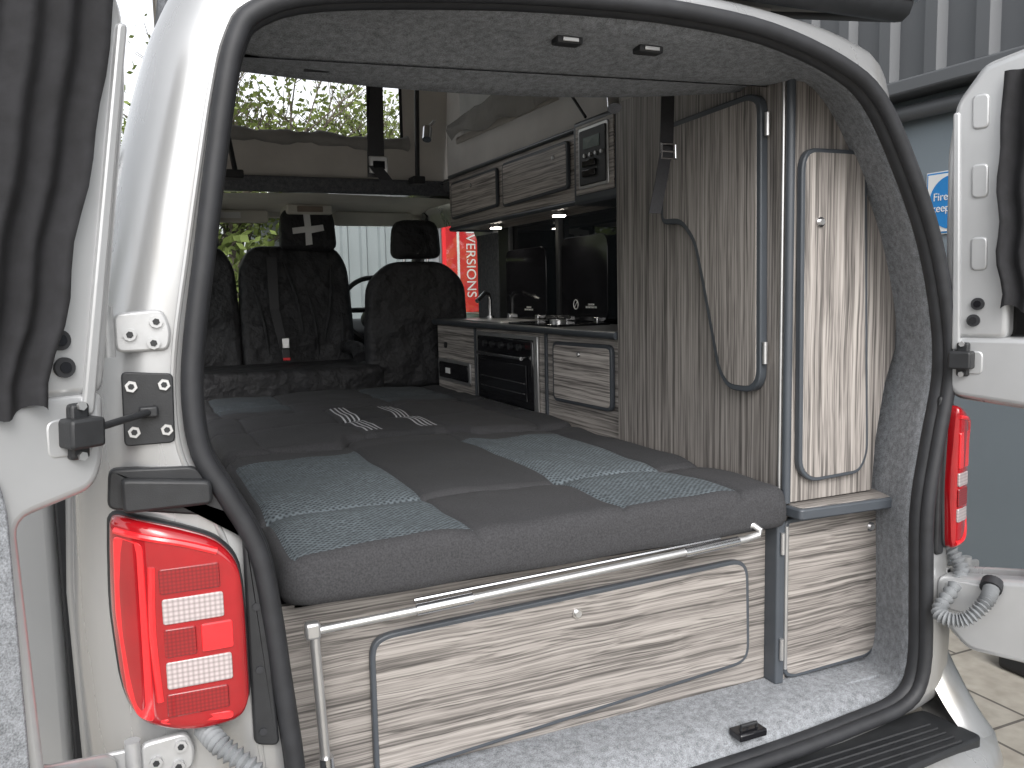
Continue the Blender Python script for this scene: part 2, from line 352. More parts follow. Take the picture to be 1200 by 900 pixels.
# bumper
bp=[(-.95,.25),(-.95,.05),(-.90,-.08),(-.75,-.15),(-.4,-.18),(0,-.185),(.4,-.18),(.75,-.15),(.90,-.08),(.95,.05),(.95,.25)]
bps=[tuple(p) for p in cr(bp,4,closed=False)]
rg=[[(x*.90,y+.12,.45) for x,y in bps],[(x*.96,y+.03,.445) for x,y in bps],[(x,y,.425) for x,y in bps],[(x*1.01,y-.012,.38) for x,y in bps],[(x*1.01,y-.012,.28) for x,y in bps],[(x*.97,y+.02,.2) for x,y in bps]]
loft('bumper',rg,silver,closed=False)
slab('bumper_step',rnd([(-.80,.03),(-.80,-.115),(-.4,-.15),(0,-.158),(.4,-.15),(.815,-.115),(.80,.03)],.02),'Z',.40,.458,blackp,.006)
for i in range(5):
    sweep('step_rib',[(-.74,-.03-.02*i,.459),(.75,-.03-.02*i,.459)],.0035,blackp,6)
for sg in (1,-1):
    cc=[[(sg*.80,.05,.60),(sg*.83,.035,.61),(sg*.88,.06,.61),(sg*.945,.15,.62),(sg*.945,.35,.62)],[(sg*.80,.0,.52),(sg*.84,-.01,.53),(sg*.90,.02,.53),(sg*.955,.12,.54),(sg*.955,.35,.54)],[(sg*.80,-.06,.46),(sg*.84,-.07,.46),(sg*.91,-.03,.46),(sg*.965,.1,.46),(sg*.965,.35,.46)],[(sg*.80,-.12,.42),(sg*.85,-.11,.42),(sg*.93,-.05,.42),(sg*.975,.1,.42),(sg*.975,.35,.42)]]
    cc=[cr(r,4,closed=False) for r in cc]; cols=[cr([r[i] for r in cc],5,closed=False) for i in range(len(cc[0]))]
    loft('bumper_corner',[[tuple(v) for v in c] for c in cols],silver,closed=False)
    box('bumper_reflector',sg*.80-.06,sg*.80+.06,-.16,-.135,.33,.36,lred,.004)
cyl('parking_sensor',(.86,-.115,.37),(.86,-.10,.37),.012,blackp)
box('door_latch_hole',.255,.325,.012,.052,.515,.5315,blackg,.004); sweep('latch_hoop',[(.27,.03,.53),(.27,.03,.54),(.31,.03,.54),(.31,.03,.53)],.004,blackp,8)
for (x,y,z) in ((-.077,.10,1.902),(.096,.10,1.902),(-.49,.30,1.868)):
    box('header_catch',x-.026,x+.026,y-.012,y+.016,z-.012,z+.004,blackp,.003); box('header_catch_slot',x-.016,x+.016,y-.015,y-.0125,z-.009,z-.002,steel,.001)
# raised roof
RZ0=2.05; SL=(2.95-RZ0)/2.85
def rzf(y): return RZ0+(y-.10)*SL
def rr(y0,z0,y1,z1):
    rings=[]
    for k in range(8):
        f=k/7; y=y0+(y1-y0)*f; z=z0+(z1-z0)*f
        rings.append([(-.74,y,z-.02),(-.76,y,z+.02),(-.72,y,z+.07),(-.5,y,z+.11),(0,y,z+.13),(.5,y,z+.11),(.72,y,z+.07),(.76,y,z+.02),(.74,y,z-.02)])
    return rings
g=rr(.12,RZ0,2.95,2.95); g.insert(0,[(x,.06,RZ0+(.02 if abs(x)<.7 else 0)) for x,_,_ in g[0]])
loft('raised_roof_shell',g,silver,closed=False)
mesh('raised_roof_lining',[(-.73,.14,RZ0-.01),(.73,.14,RZ0-.01),(.73,2.93,2.91),(-.73,2.93,2.91)],[(0,1,2,3)],canvas,recalc=False)
for P in ([(.745,.10,RZ0),(.745,2.95,2.93)],[(-.745,.10,RZ0),(-.745,2.95,2.93)],[(-.745,.10,RZ0),(.745,.10,RZ0)]): sweep('raised_roof_trim',P,.036,blackp,10)
sweep('raised_roof_seal',[(.79,.14,RZ0+.03),(.79,2.95,2.96)],.008,silver,8)
# canvas
def rl(y): return rzf(y)
for s in (1,-1): mesh('canvas_side',[(s*.62,.5,1.98),(s*.62,2.66,1.98),(s*.66,2.75,rl(2.75)),(s*.66,.5,rl(.5))],[(0,1,2,3)],canvas,recalc=False)
mesh('canvas_rear',[(-.62,.45,1.98),(.62,.45,1.98),(.66,.40,rl(.4)),(-.66,.40,rl(.4))],[(0,1,2,3)],canvas,recalc=False)
yf=2.69
for a in ([(-.64,1.97),(.64,1.97),(.64,2.15),(-.64,2.15)],[(.40,2.15),(.64,2.15),(.66,2.86),(.40,2.86)],[(-.66,2.15),(-.40,2.15),(-.40,2.86),(-.66,2.86)],[(-.40,2.70),(.40,2.70),(.40,2.86),(-.40,2.86)]):
    slab('canvas_front',a,'Y',yf,yf+.004,canvas,0)
dflap=M('flap_canvas',(.25,.245,.235),.9,bs=.6,bscale=14,bd=.03)
rollp=cr([(-.42,2.655,2.165),(-.2,2.64,2.15),(0,2.645,2.155),(.2,2.64,2.14),(.42,2.655,2.15)],6,closed=False)
sweep('canvas_flap_roll',rollp,lambda i:.028+.006*sin(i*1.1)+.003*sin(i*2.7),dflap,14)
slab('window_zip',[(.395,2.15),(.41,2.15),(.41,2.7),(.395,2.7)],'Y',yf-.004,yf-.001,rubber,0)
slab('canvas_window_mesh',rnd([(1.50,2.15),(2.45,2.17),(2.45,2.55),(1.50,2.35)],.05),'X',.612,.616,M('mesh_window',(.72,.73,.73),.8,trans=.5),0)
slab('canvas_window_border',[(1.46,2.12),(2.49,2.13),(2.49,2.16),(1.46,2.145)],'X',.604,.612,canvas,.003)
flp=[]
for k,(xx,dz) in enumerate(((.605,.12),(.585,.07),(.572,.02),(.59,-.015))):
    flp.append([(xx-.012*sin(f*13+k),1.42+1.1*f,2.13+.04*f+dz*(1.0-.6*abs(f-.4))+.012*sin(f*17+k*2)) for f in [i/24 for i in range(25)]])
loft('canvas_window_flap',flp,dflap,closed=False)
cyl('roof_gas_strut',(.43,2.55,1.97),(.43,2.50,2.6),.011,blackp); cyl('roof_gas_strut',(-.38,2.55,1.97),(-.43,2.35,2.12),.011,blackp)
box('strut_foot',.40,.46,2.52,2.6,1.95,1.985,blackp,.006); box('strut_foot',-.43,-.35,2.52,2.6,1.95,1.985,blackp,.006)
cyl('roof_lashing',(.60,1.4,2.16),(.60,1.25,2.02),.005,blackp)
for (x,y,z) in ((.30,2.0,2.10),(.33,.62,1.95)):
    cyl('reading_light',(x,y,z),(x-.015,y-.03,z-.05),.018,chrome); cyl('reading_light_stem',(x,y,z),(x+.03,y,z+.03),.006,chrome)
# tail lights
def wrapy(ax): return max(0,ax-.80)**2*7.0
def span(poly,x):
    zs=[]
    for i in range(len(poly)):
        (a,b),(c,d)=poly[i-1],poly[i]
        if (a-x)*(c-x)<=0 and abs(c-a)>1e-9: zs.append(b+(d-b)*(x-a)/(c-a))
    return (min(zs),max(zs)) if len(zs)>1 else None
def lampshell(name,sg,poly,y0,depth,r,mat):
    xs=[p[0] for p in poly]; a,b=min(xs),max(xs); nx,nz=34,30
    X=[a+(b-a)*(.5-.5*cos(pi*i/nx)) for i in range(nx+1)]; X[0]=a+1e-4; X[-1]=b-1e-4
    vs=[];fs=[]
    for x in X:
        s=span(poly,x) or (0,0); lo,hi=s
        for j in range(nz+1):
            z=lo+(hi-lo)*(.5-.5*cos(pi*j/nz)); d=min(z-lo,hi-z,x-a,b-x)
            y=y0+wrapy(x)+(r-sqrt(max(0,r*r-(r-d)**2)) if d<r else 0)
            vs.append((sg*x,y,z))
    n=nz+1
    for i in range(nx):
        for j in range(nz): k=i*n+j; fs.append((k,k+n,k+n+1,k+1))
    bd=[i*n for i in range(nx+1)]+[nx*n+j for j in range(1,n)]+[i*n+nz for i in range(nx-1,-1,-1)]+[j for j in range(nz-1,0,-1)]
    st=len(vs)
    for k in bd: v=vs[k]; vs.append((v[0],v[1]+depth,v[2]))
    L=len(bd)
    for k in range(L): fs.append((bd[k],bd[(k+1)%L],st+(k+1)%L,st+k))
    return mesh(name,vs,fs,mat,smooth='full')
WX=lambda x,y,z:(x,y+wrapy(abs(x)),z)
def tail(sg,pts,ws,bars,plates):
    p=rnd(pts,.025)
    lampshell('tail_light_housing',sg,p,-.018,.05,.01,blackp)
    lampshell('tail_light_lens',sg,inset(p,.004),-.040,.03,.016,lred)
    for P in plates: slab('tail_light_chamber',rnd([(sg*a,b) for a,b in P],.01),'Y',-.036,-.0412,lredb,.0012,1,xf=WX)
    for (a,b,c,d,mt) in ws:
        slab('tail_light_cell',rnd([(sg*a,c),(sg*b,c),(sg*b,d),(sg*a,d)],.004),'Y',-.036,-.0435,mt,.0012,1,xf=WX)
    for P in bars:
        q=[tuple(v) for v in cr(P,6,closed=False)]
        sweep('tail_light_light_guide',[(sg*x,-.0385+wrapy(x),z) for x,z in q],.0055,lredb,8)
pl1=[(.883,1.15),(.80,1.128),(.735,1.10),(.705,1.06),(.70,.95),(.70,.85),(.715,.812),(.78,.808),(.865,.832),(.882,.88),(.89,1.0)]
ws=[(.735,.818,.985,1.022,lwhite),(.728,.818,.888,.928,lwhite),(.775,.818,.936,.977,lredd),(.724,.768,.936,.977,lredb),(.738,.82,1.03,1.066,lredd),(.735,.82,.846,.88,lredd)]
tail(-1,pl1,ws,[[(.74,1.082),(.80,1.105),(.872,1.122)],[(.828,.87),(.832,.97),(.828,1.07)]],[[(.838,1.105),(.876,1.115),(.880,1.0),(.872,.88),(.86,.845),(.838,.838)],[(.73,.825),(.83,.836),(.83,.843),(.73,.838)]])
pr1=[(.79,1.19),(.85,1.165),(.895,1.10),(.905,1.0),(.895,.90),(.85,.86),(.79,.85),(.785,1.0)]
tail(1,pr1,[(.80,.845,1.0,1.03,lwhite),(.80,.845,.92,.95,lwhite),(.80,.845,.955,.995,lredd),(.80,.85,1.04,1.12,lredb)],[[(.80,1.155),(.85,1.14),(.875,1.08),(.882,1.0),(.875,.92),(.84,.88),(.80,.872)]],[])
slab('lamp_surround',rnd([(-.875,1.212),(-.76,1.205),(-.725,1.165),(-.695,1.10),(-.672,1.0),(-.662,.75),(-.70,.76),(-.70,1.12),(-.88,1.155)],.012),'Y',.01,-.012,blackp,.005)
slab('lamp_surround',rnd([(.775,1.20),(.80,1.20),(.80,.84),(.775,.84)],.012),'Y',.0,-.012,blackp,.005)
lampshell('lamp_recess',1,[(.79,1.205),(.87,1.185),(.91,1.10),(.915,1.0),(.905,.89),(.86,.845),(.79,.84)],.0,.04,.01,blackp)
slab('lamp_step',rnd([(-.86,1.15),(-.74,1.15),(-.74,1.185),(-.86,1.20)],.01),'Y',-.01,-.032,blackp,.005)
slab('strap_plate',rnd([(-.852,1.242),(-.785,1.242),(-.782,1.342),(-.85,1.348)],.008),'Y',.0,-.009,blackp,.002)
for dx,dz in ((.012,.02),(.055,.02),(.012,.085),(.055,.085)):
    cyl('plate_bolt',(-.85+dx,-.009,1.242+dz),(-.85+dx,-.014,1.242+dz),.0085,steel,6); cyl('bolt_socket',(-.85+dx,-.0141,1.242+dz),(-.85+dx,-.0148,1.242+dz),.0045,blackp,6)
box('check_pivot',-.83,-.805,-.022,-.009,1.282,1.298,blackp,.003)
for zz in (.78,.88,.98,1.06): cyl('trim_clip',(-.686,-.012,zz),(-.686,-.0145,zz),.006,rubber,12)
def hinge(x,z,s=1,y=0.0):
    slab('hinge_plate',rnd([(x-.02*s,z-.03),(x+.05*s,z-.03),(x+.055*s,z),(x+.045*s,z+.03),(x-.02*s,z+.025)],.012),'Y',y,y-.012,zinc,.004)
    for a,b in ((.0,-.005),(.035,.012),(.03,-.018)):
        cyl('hinge_bolt',(x+a*s,y-.012,z+b),(x+a*s,y-.018,z+b),.009,zinc,8); cyl('hinge_socket',(x+a*s,y-.018,z+b),(x+a*s,y-.019,z+b),.005,blackp,6)
    cyl('hinge_knuckle',(x-.03*s,y-.012,z-.035),(x-.03*s,y-.012,z+.035),.011,zinc)
    slab('hinge_leaf',rnd([(x-.075*s,z-.022),(x-.03*s,z-.022),(x-.03*s,z+.022),(x-.075*s,z+.022)],.01),'Y',y-.004,y-.012,zinc,.003)
hinge(-.835,1.405); hinge(-.84,.775); hinge(.855,1.385,-1,.04); hinge(.87,.78,-1,.02)

# doors
def door(sg,name,ang,hx,hy,leanmax,notch,bot,card,cfn,czb):
    ax=Vector((sg*hx,hy,0)); a=radians(ang)
    d=Vector((sg*sin(a),-cos(a),0)); n=Vector((-sg*cos(a),-sin(a),0))
    def xf(x,y,z):
        t=max(0,z-1.28)/.6; lean=leanmax*t**1.15
        p=ax+d*x+n*y; return (p.x-sg*lean,p.y,z)
    k=notch; B=bot
    outl=[(.0,B+.07),(.0,.80),(k,.83),(k+.01,1.17),(.02,1.19),(.0,1.23),(.0,1.38),(.0,1.56),(.003,1.72),(.02,1.83),(.07,1.90),(.20,1.93),(.74,1.945),(.76,1.9),(.76,B),(.7,B-.02),(.06,B)]
    slab('door_skin',rnd(outl,.02),'Y',0,.012,silver,.004,xf=xf)
    slab('door_inner_lower',rnd([(.012,B+.08),(.012,.79),(k+.01,.82),(k+.02,1.18),(.03,1.20),(.012,1.24),(.012,1.33),(.75,1.33),(.75,B+.02),(.08,B+.015)],.02),'Y',.012,.065,silver_in,.012,4,xf=xf)
    slab('door_inner_stile',rnd([(.012,1.325),(.012,1.56),(.014,1.72),(.03,1.82),(.08,1.885),(.21,1.915),(.73,1.93),(.73,1.86),(.22,1.85),(cfn(1)+.04,1.82),(cfn(.7)+.03,1.72),(cfn(.4)+.02,1.56),(cfn(0)+.01,1.325)],.02),'Y',.0125,.064,silver_in,.012,4,xf=xf)
    slab('door_stile_rib',rnd([(.028,1.30),(.045,1.30),(.04,1.80),(.026,1.80)],.008),'Y',.060,.070,silver_in,.004,3,xf=xf)
    slab('door_free_stile',[(.68,1.33),(.75,1.33),(.745,1.93),(.68,1.92)],'Y',.013,.063,silver_in,.008,3,xf=xf)
    slab('door_glass',[(.09,1.33),(.70,1.33),(.70,1.88),(.20,1.87),(.10,1.80)],'Y',.02,.024,tint,0,xf=xf)
    slab('door_card',rnd([(card,B+.05),(card,1.14),(card,1.20),(card+.01,1.25),(.70,1.25),(.70,B+.05)],.02),'Y',.063,.078,crp,.004,xf=xf)
    slab('door_pressing',rnd([(.03,1.25),(.09,1.25),(.09,1.30),(.03,1.30)],.012),'Y',.062,.068,silver_in,.003,3,xf=xf)
    slab('door_pressing',rnd([(.03,B+.10),(.12,B+.10),(.12,B+.17),(.03,B+.17)],.02),'Y',.062,.068,silver_in,.003,3,xf=xf)
    if sg>0:
        for zz in (1.47,1.62,1.76): slab('door_slot_pressing',rnd([(.062,zz),(.095,zz),(.095,zz+.07),(.062,zz+.07)],.012),'Y',.060,.068,silver_in,.004,3,xf=xf)
    for (p,r,zz) in ((.078,.013,1.40),(.07,.013,1.365)):
        c0=Vector(xf(p,.060,zz)); c1=Vector(xf(p,.070,zz)); cyl('grommet',c0,c1,r,rubber,20); cyl('grommet_inner',c1,Vector(xf(p,.072,zz)),r*.55,blackg,16)
    slab('check_box',rnd([(.03,1.262),(.075,1.262),(.075,1.30),(.03,1.30)],.006),'Y',.06,.10,blackp,.004,xf=xf)
    slab('check_box_collar',rnd([(.04,1.245),(.065,1.245),(.065,1.318),(.04,1.318)],.006),'Y',.062,.078,blackp,.004,xf=xf)
    for zz in (1.25,1.315): cyl('collar_bolt',xf(.052,.078,zz),xf(.052,.083,zz),.006,steel,6)
    vs=[];fs=[];nu=120;nv=16
    for j in range(nv+1):
        f=j/nv; z=czb+f*(1.865-czb)
        x0=cfn(f)+.006*sin(j*1.3)*(1-f); x1=.70
        for i in range(nu+1):
            u=i/nu; x=x0+(x1-x0)*u
            amp=.010*(1-.35*f)
            y=.080+amp*sin(u*95+.8*sin(f*3+u*9))+.005*sin(u*31+2+f*2)
            vs.append(xf(x,y,z+(.008*sin(u*60) if j==0 else 0)))
    for j in range(nv):
        for i in range(nu): q=j*(nu+1)+i; fs.append((q,q+1,q+nu+2,q+nu+1))
    mesh('curtain',vs,fs,curtm,smooth='full')
    return xf
xl=door(-1,'rear_door_left',60,.895,-.01,.085,.11,.46,.145,lambda f:.096-.042*min(1,f*1.3),1.315)
xr=door(1,'rear_door_right',22,.842,.03,.02,.20,.62,.26,lambda f:.125-.008*sin(f*3),1.39)
cyl('check_rod',(-.815,-.015,1.29),xl(.05,.09,1.283),.005,blackp)
cyl('check_rod',(.80,-.005,1.295),xr(.05,.085,1.283),.005,steel)
def hose(name,P):
    pts=cr(P,30,closed=False); sweep(name,pts,lambda i:.0135+.0035*sin(i*pi/2.0),greyhose,12)
hose('cable_conduit',[(.835,.02,.86),(.835,-.03,.80),xr(.04,.13,.735),xr(.09,.14,.73),xr(.125,.11,.77),xr(.125,.06,.80)])
cyl('conduit_collar',xr(.125,.06,.80),xr(.125,.078,.79),.022,rubber,16)
hose('cable_conduit',[(-.77,.0,.80),(-.75,-.05,.79),(-.70,-.08,.74),(-.70,-.08,.66),(-.76,-.10,.58)])
slab('sliding_door',rnd([(.34,.46),(1.45,.46),(1.45,1.80),(.40,1.78),(.36,1.3)],.05),'X',-1.06,-.975,white_p,.02,4)
slab('sliding_door_gap_shade',rnd([(.33,.50),(.39,.50),(.39,1.25),(.34,1.25)],.01),'X',-.974,-.905,rubber,.004)  # black slab standing in for the dark shaded gap between sliding door and body
slab('sliding_door_glass',rnd([(.48,1.32),(1.38,1.32),(1.38,1.74),(.50,1.72)],.05),'X',-1.064,-1.061,blackg,0)

# ================= BED
bed=grp('fold_down_bed')
def cushion(name,x0,x1,y0,y1,zt,zb,mats,matf,seams,r=.032,R=.05,warp=None,puff=.006,cuts=()):
    def lines(a,b,extra,cuts=()):
        e=[0,.0015,.005,.011,.019,.028,.04]
        L=[a+t for t in e]+[b-t for t in e]; t=a+.05
        while t<b-.05: L.append(t); t+=.0125
        for s in extra:
            if a<s<b: L+= [s-.009,s-.006,s-.003,s,s+.003,s+.006,s+.009]
        L=[t for t in L if all(abs(t-c)>.0013 for c in cuts)]
        L=sorted(L); out=[L[0]]
        for t in L[1:]:
            if t-out[-1]>.0012: out.append(t)
        return sorted(out+list(cuts))
    sx,sy=seams; X=lines(x0,x1,sx,cuts); Y=lines(y0,y1,sy); nx=len(X); ny=len(Y)
    vs=[];fs=[];fm=[]; xc=(x0+x1)/2; H=(x1-x0)/2
    for y in Y:
        dy=min(y-y0,y1-y); hwd=H
        if dy<R: hwd=H-(R-sqrt(max(0,R*R-(R-dy)**2)))
        for x in X:
            dx=min(x-x0,x1-x); z=zt
            for dd in (dx,dy):
                if dd<r: z-=r-sqrt(max(0,r*r-(r-dd)**2))
            z=max(z,zt-r)
            for s in sx: z-=.005*math.exp(-((x-s)/.006)**2)+.004*math.exp(-((x-s)/.03)**2)
            for s in sy: z-=.010*math.exp(-((y-s)/.008)**2)+.010*math.exp(-((y-s)/.05)**2)
            z+=puff*sin(pi*min(1,max(0,(x-x0)/(x1-x0))))*.6+.0022*sin(x*17+y*9)+.0018*sin(y*23-x*11)+.001*sin(x*47+y*31)
            xx=xc+(x-xc)*hwd/H; yy=y+(warp(x,y) if warp else 0)
            vs.append((xx,yy,z))
    for j in range(ny-1):
        for i in range(nx-1):
            fs.append((j*nx+i,j*nx+i+1,(j+1)*nx+i+1,(j+1)*nx+i)); fm.append(matf((X[i]+X[i+1])/2,(Y[j]+Y[j+1])/2))
    b=[i for i in range(nx)]+[j*nx+nx-1 for j in range(1,ny)]+[(ny-1)*nx+i for i in range(nx-2,-1,-1)]+[j*nx for j in range(ny-2,0,-1)]
    prev=b
    for zz,inn in ((zt-r-.012,-.002),(zb+.02,-.003),(zb+.005,.002),(zb,.012)):
        new=[]
        for k in b:
            v=vs[k]; cxv=Vector((v[0]-xc,v[1]-(y0+y1)/2)); sxn=v[0]-(inn if v[0]>xc else -inn)*min(1,abs(cxv.x)/H); syn=v[1]-(inn if cxv.y>0 else -inn)*min(1,abs(cxv.y)/((y1-y0)/2))
            new.append(len(vs)); vs.append((sxn,syn,zz+.0015*sin(v[0]*19)))
        L=len(b)
        for k in range(L):
            fs.append((prev[k],prev[(k+1)%L],new[(k+1)%L],new[k])); fm.append(0)
        prev=new
    fs.append(tuple(prev)); fm.append(0)
    return mesh(name,vs,fs,None,smooth='full',mats=mats,fm=fm)
mats=[fab,kn,fab2,stripe,kn2]
def m1(x,y):
    if y<.165 or y>1.07: return 0
    if -.60<x<-.26 or .075<x<.375: return 1
    return 0 if y<.5 else 2
def sst(t): t=min(1,max(0,t)); return t*t*(3-2*t)
def mid(x): return sst((x+.30)/.06)*(1-sst((x-.10)/.06))
w1=lambda x,y: (sst((y-.8)/.38))*(.10*mid(x)-.03)
w2=lambda x,y: (1-sst((y-1.2)/.4))*(.10*mid(x)-.03)
cushion('seat_cushion',-.62,.505,.14,1.185,1.0,.905,mats,m1,([-.60,-.26,.075,.375],[.475]),warp=w1)
SC=[c+o for c in (-.14,.045) for o in (-.024,-.008,.008,.024)]
def m2(x,y):
    for c in SC:
        if abs(x-c)<.0031 and 1.26<y<1.90: return 3
    return 2 if abs(x+.05)<.1 else 0
cushion('backrest_cushion',-.62,.51,1.20,1.915,1.010,.93,mats,m2,([-.185,.095,.38,-.5],[1.62]),warp=w2,puff=.012,cuts=[c+s*.003 for c in SC for s in (-1,1)])
def m3(x,y):
    if 2.0<y<2.5 and (-.55<x<-.28 or .10<x<.40): return 4
    return 0
cushion('head_cushion',-.62,.51,1.93,2.56,1.010,.93,mats,m3,([-.55,-.28,.1,.4],[2.22]),puff=.012)
box('bed_board',-.60,.49,.20,2.5,.885,.912,blackp,.004)
box('bed_frame',-.58,.45,1.0,2.45,.55,.88,blackp,.01)
sweep('support_bar',[(-.575,.13,.868),(-.39,.13,.873),(-.05,.13,.885),(.36,.13,.90),(.395,.13,.905),(.40,.13,.915),(.39,.14,.925),(.36,.16,.925)],.0075,steel,12)
sweep('support_bar_thin',[(-.39,.142,.888),(-.05,.142,.897),(.30,.142,.907)],.004,chrome,8)
cyl('bar_sleeve',(-.39,.13,.873),(-.28,.13,.8765),.011,chrome); cyl('bar_sleeve',(.20,.13,.893),(.34,.13,.899),.010,chrome)
sweep('support_leg',[(-.575,.13,.872),(-.575,.13,.84),(-.567,.12,.60),(-.562,.12,.50)],.009,steel,12)
cyl('leg_collar',(-.567,.12,.64),(-.566,.12,.62),.013,chrome); box('bar_elbow',-.592,-.565,.12,.142,.855,.885,steel,.005)

# ================= UNDER BED CABINET
grp('under_bed_cabinet')
box('front_panel',-.66,.475,.20,.216,.515,.895,wX,.001)
panel_door('storage_door',[(-.465,.53),(-.465,.795),(-.44,.815),(.39,.835),(.415,.81),(.42,.61),(.40,.585)],'Y',.20,.184,wXd,.03)
knob((-.03,.183,.785),(0,-1,0))
slab('corner_post',rnd([(.475,.16),(.50,.16),(.50,.22),(.475,.22)],.006),'Z',.53,.915,trim,.002)
for z in (.59,.84): cyl('hinge_barrel',(.487,.155,z),(.487,.155,z+.05),.005,steel)

# ================= WARDROBE
grp('tall_wardrobe')
box('side_panel',.50,.515,.175,.89,.53,1.985,wZ,.001)
pr=[(.515,.955),(.515,1.99),(.60,1.99),(.66,1.90),(.715,1.83),(.775,1.71),(.815,1.55),(.832,1.38),(.83,1.29),(.80,1.21),(.775,1.08),(.765,.955)]
slab('rear_panel',pr,'Y',.165,.18,wZ,.001)
sweep('corner_trim',[(.505,.168,.955),(.505,.168,1.97)],.010,trim,12)
cyl('corner_trim_chrome',(.494,.178,.96),(.494,.178,1.97),.0035,steel)
panel_door('rear_hatch',[(.525,1.03),(.52,1.715),(.54,1.745),(.685,1.745),(.71,1.72),(.735,1.05),(.71,1.005),(.56,1.0)],'Y',.165,.148,wZd,.025)
knob((.572,.147,1.585),(0,-1,0))
panel_door('side_door',[(.63,1.615),(.63,1.83),(.60,1.872),(.27,1.882),(.235,1.86),(.228,1.23),(.26,1.20),(.345,1.20),(.385,1.24),(.455,1.47),(.485,1.56),(.54,1.612)],'X',.50,.479,wZd,.028,.014)
knob((.478,.60,1.735),(-1,0,0))
for z in (1.27,1.78): cyl('door_hinge',(.487,.222,z),(.487,.222,z+.05),.006,steel)
slab('shelf',rnd([(.50,.115),(.835,.095),(.85,.11),(.85,.26),(.50,.26)],.012),'Z',.925,.95,trim,.004)
slab('shelf_top',rnd([(.51,.125),(.83,.107),(.84,.12),(.84,.25),(.51,.25)],.012),'Z',.9495,.9515,wX,.0005,1)
slab('lower_panel',[(.50,.53),(.80,.53),(.82,.60),(.81,.925),(.50,.925)],'Y',.185,.20,wX,.001)
panel_door('lower_door',[(.505,.545),(.505,.915),(.785,.912),(.80,.90),(.805,.56),(.77,.535),(.53,.53)],'Y',.185,.168,wXd,.02)
knob((.765,.167,.865),(0,-1,0))
cyl('lower_hinge_rod',(.507,.166,.56),(.507,.166,.90),.005,steel)
box('far_side_panel',.515,.83,.875,.89,.53,1.70,wX,.001)

# ================= KITCHEN
grp('kitchen_unit')
box('carcass',.53,.80,.895,2.62,.53,1.295,wY,.002)
slab('worktop',rnd([(.505,.90),(.80,.90),(.80,2.64),(.56,2.64),(.505,2.60)],.03),'Z',1.296,1.318,worktop,.004)
sweep('worktop_edge',[(.503,.90,1.307),(.503,2.59,1.307),(.52,2.635,1.307),(.56,2.645,1.307),(.80,2.645,1.307)],.012,trim,10)
panel_door('cupboard_door',[(.955,1.065),(.955,1.275),(1.36,1.27),(1.36,1.06)],'X',.53,.516,wYd,.03,.012)
knob((.515,1.16,1.235),(-1,0,0),r=.009)
box('divider_trim',.522,.53,1.42,1.435,.55,1.295,trim,.001); box('divider_trim',.522,.53,2.11,2.125,.55,1.295,trim,.001)
box('oven_body',.512,.528,1.52,2.06,1.0,1.265,blackg,.006)
box('oven_glass',.506,.512,1.56,2.02,1.03,1.17,blackg,.004)
cyl('oven_handle',(.492,1.57,1.195),(.492,2.01,1.195),.007,chrome); 
for y in (1.60,1.98): cyl('oven_handle_post',(.492,y,1.195),(.512,y,1.195),.005,chrome)
for y in (1.62,1.70,1.79,1.88,1.96): cyl('oven_knob',(.512,y,1.235),(.498,y,1.235),.013,blackp)
for z in (1.06,1.10): cyl('grill_bar',(.503,1.58,z),(.503,2.0,z),.003,chrome)
box('oven_surround',.520,.5285,1.49,2.09,.98,1.28,steel,.002)
slab('fridge_vent',rnd([(2.2,1.045),(2.58,1.045),(2.58,1.12),(2.2,1.12)],.015),'X',.53,.517,blackg,.003); slab('vent_trim',rnd([(2.18,1.03),(2.60,1.03),(2.60,1.135),(2.18,1.135)],.015),'X',.53,.522,steel,.002)
box('label',.514,.516,2.42,2.48,1.07,1.095,whiteplain,0)
cyl('switch',(.53,2.5,1.2),(.522,2.5,1.2),.014,blackp)
slab('hob_glass',rnd([(.53,1.36),(.76,1.36),(.76,1.78),(.53,1.78)],.02),'Z',1.318,1.326,blackg,.002)
slab('sink_rim',rnd([(.53,1.86),(.76,1.86),(.76,2.30),(.53,2.30)],.02),'Z',1.318,1.324,steel,.002)
for a,b in ((.60,1.47),(.69,1.66)):
    sweep('pan_support',[(a-.05,b,1.345),(a+.05,b,1.345)],.004,blackp,6); sweep('pan_support',[(a,b-.05,1.345),(a,b+.05,1.345)],.004,blackp,6); cyl('burner',(a,b,1.326),(a,b,1.338),.028,steel)
sweep('tap',[(.70,2.36,1.32),(.70,2.36,1.41),(.69,2.35,1.435),(.66,2.32,1.44),(.60,2.27,1.405)],.010,chrome,12); cyl('tap_base',(.70,2.36,1.318),(.70,2.36,1.335),.02,chrome); cyl('tap_lever',(.70,2.36,1.42),(.70,2.42,1.45),.006,chrome)
def lid(y0,y1,zt):
    slab('glass_lid',rnd([(y0,1.328),(y1,1.328),(y1,zt),(y0,zt)],.045),'X',.755,.762,blackg,.002)
    for y in (y0+.06,y1-.06): box('lid_hinge',.735,.765,y-.015,y+.015,1.318,1.345,chrome,.003)
lid(1.38,1.74,1.65); lid(1.88,2.29,1.63)
def ring(y,z,r):
    sweep('lid_symbol',[(.7535,y+r*cos(a),z+r*sin(a)) for a in [2*pi*i/24 for i in range(24)]],.0018,whiteplain,6,closed=True); sweep('lid_symbol_bar',[(.7535,y-r*.7,z+r*.7),(.7535,y+r*.7,z-r*.7)],.0016,whiteplain,6)
ring(1.62,1.39,.018); 
R=Matrix.Rotation(radians(-90),4,'Z')@Matrix.Rotation(radians(90),4,'X')
text('lid_label','CAUTION\nLID MAY SHATTER',.010,whiteplain,Matrix.Translation((.7538,1.50,1.385))@R)
text('lid_label','CAUTION\nLID MAY SHATTER',.010,whiteplain,Matrix.Translation((.7538,2.05,1.37))@R)

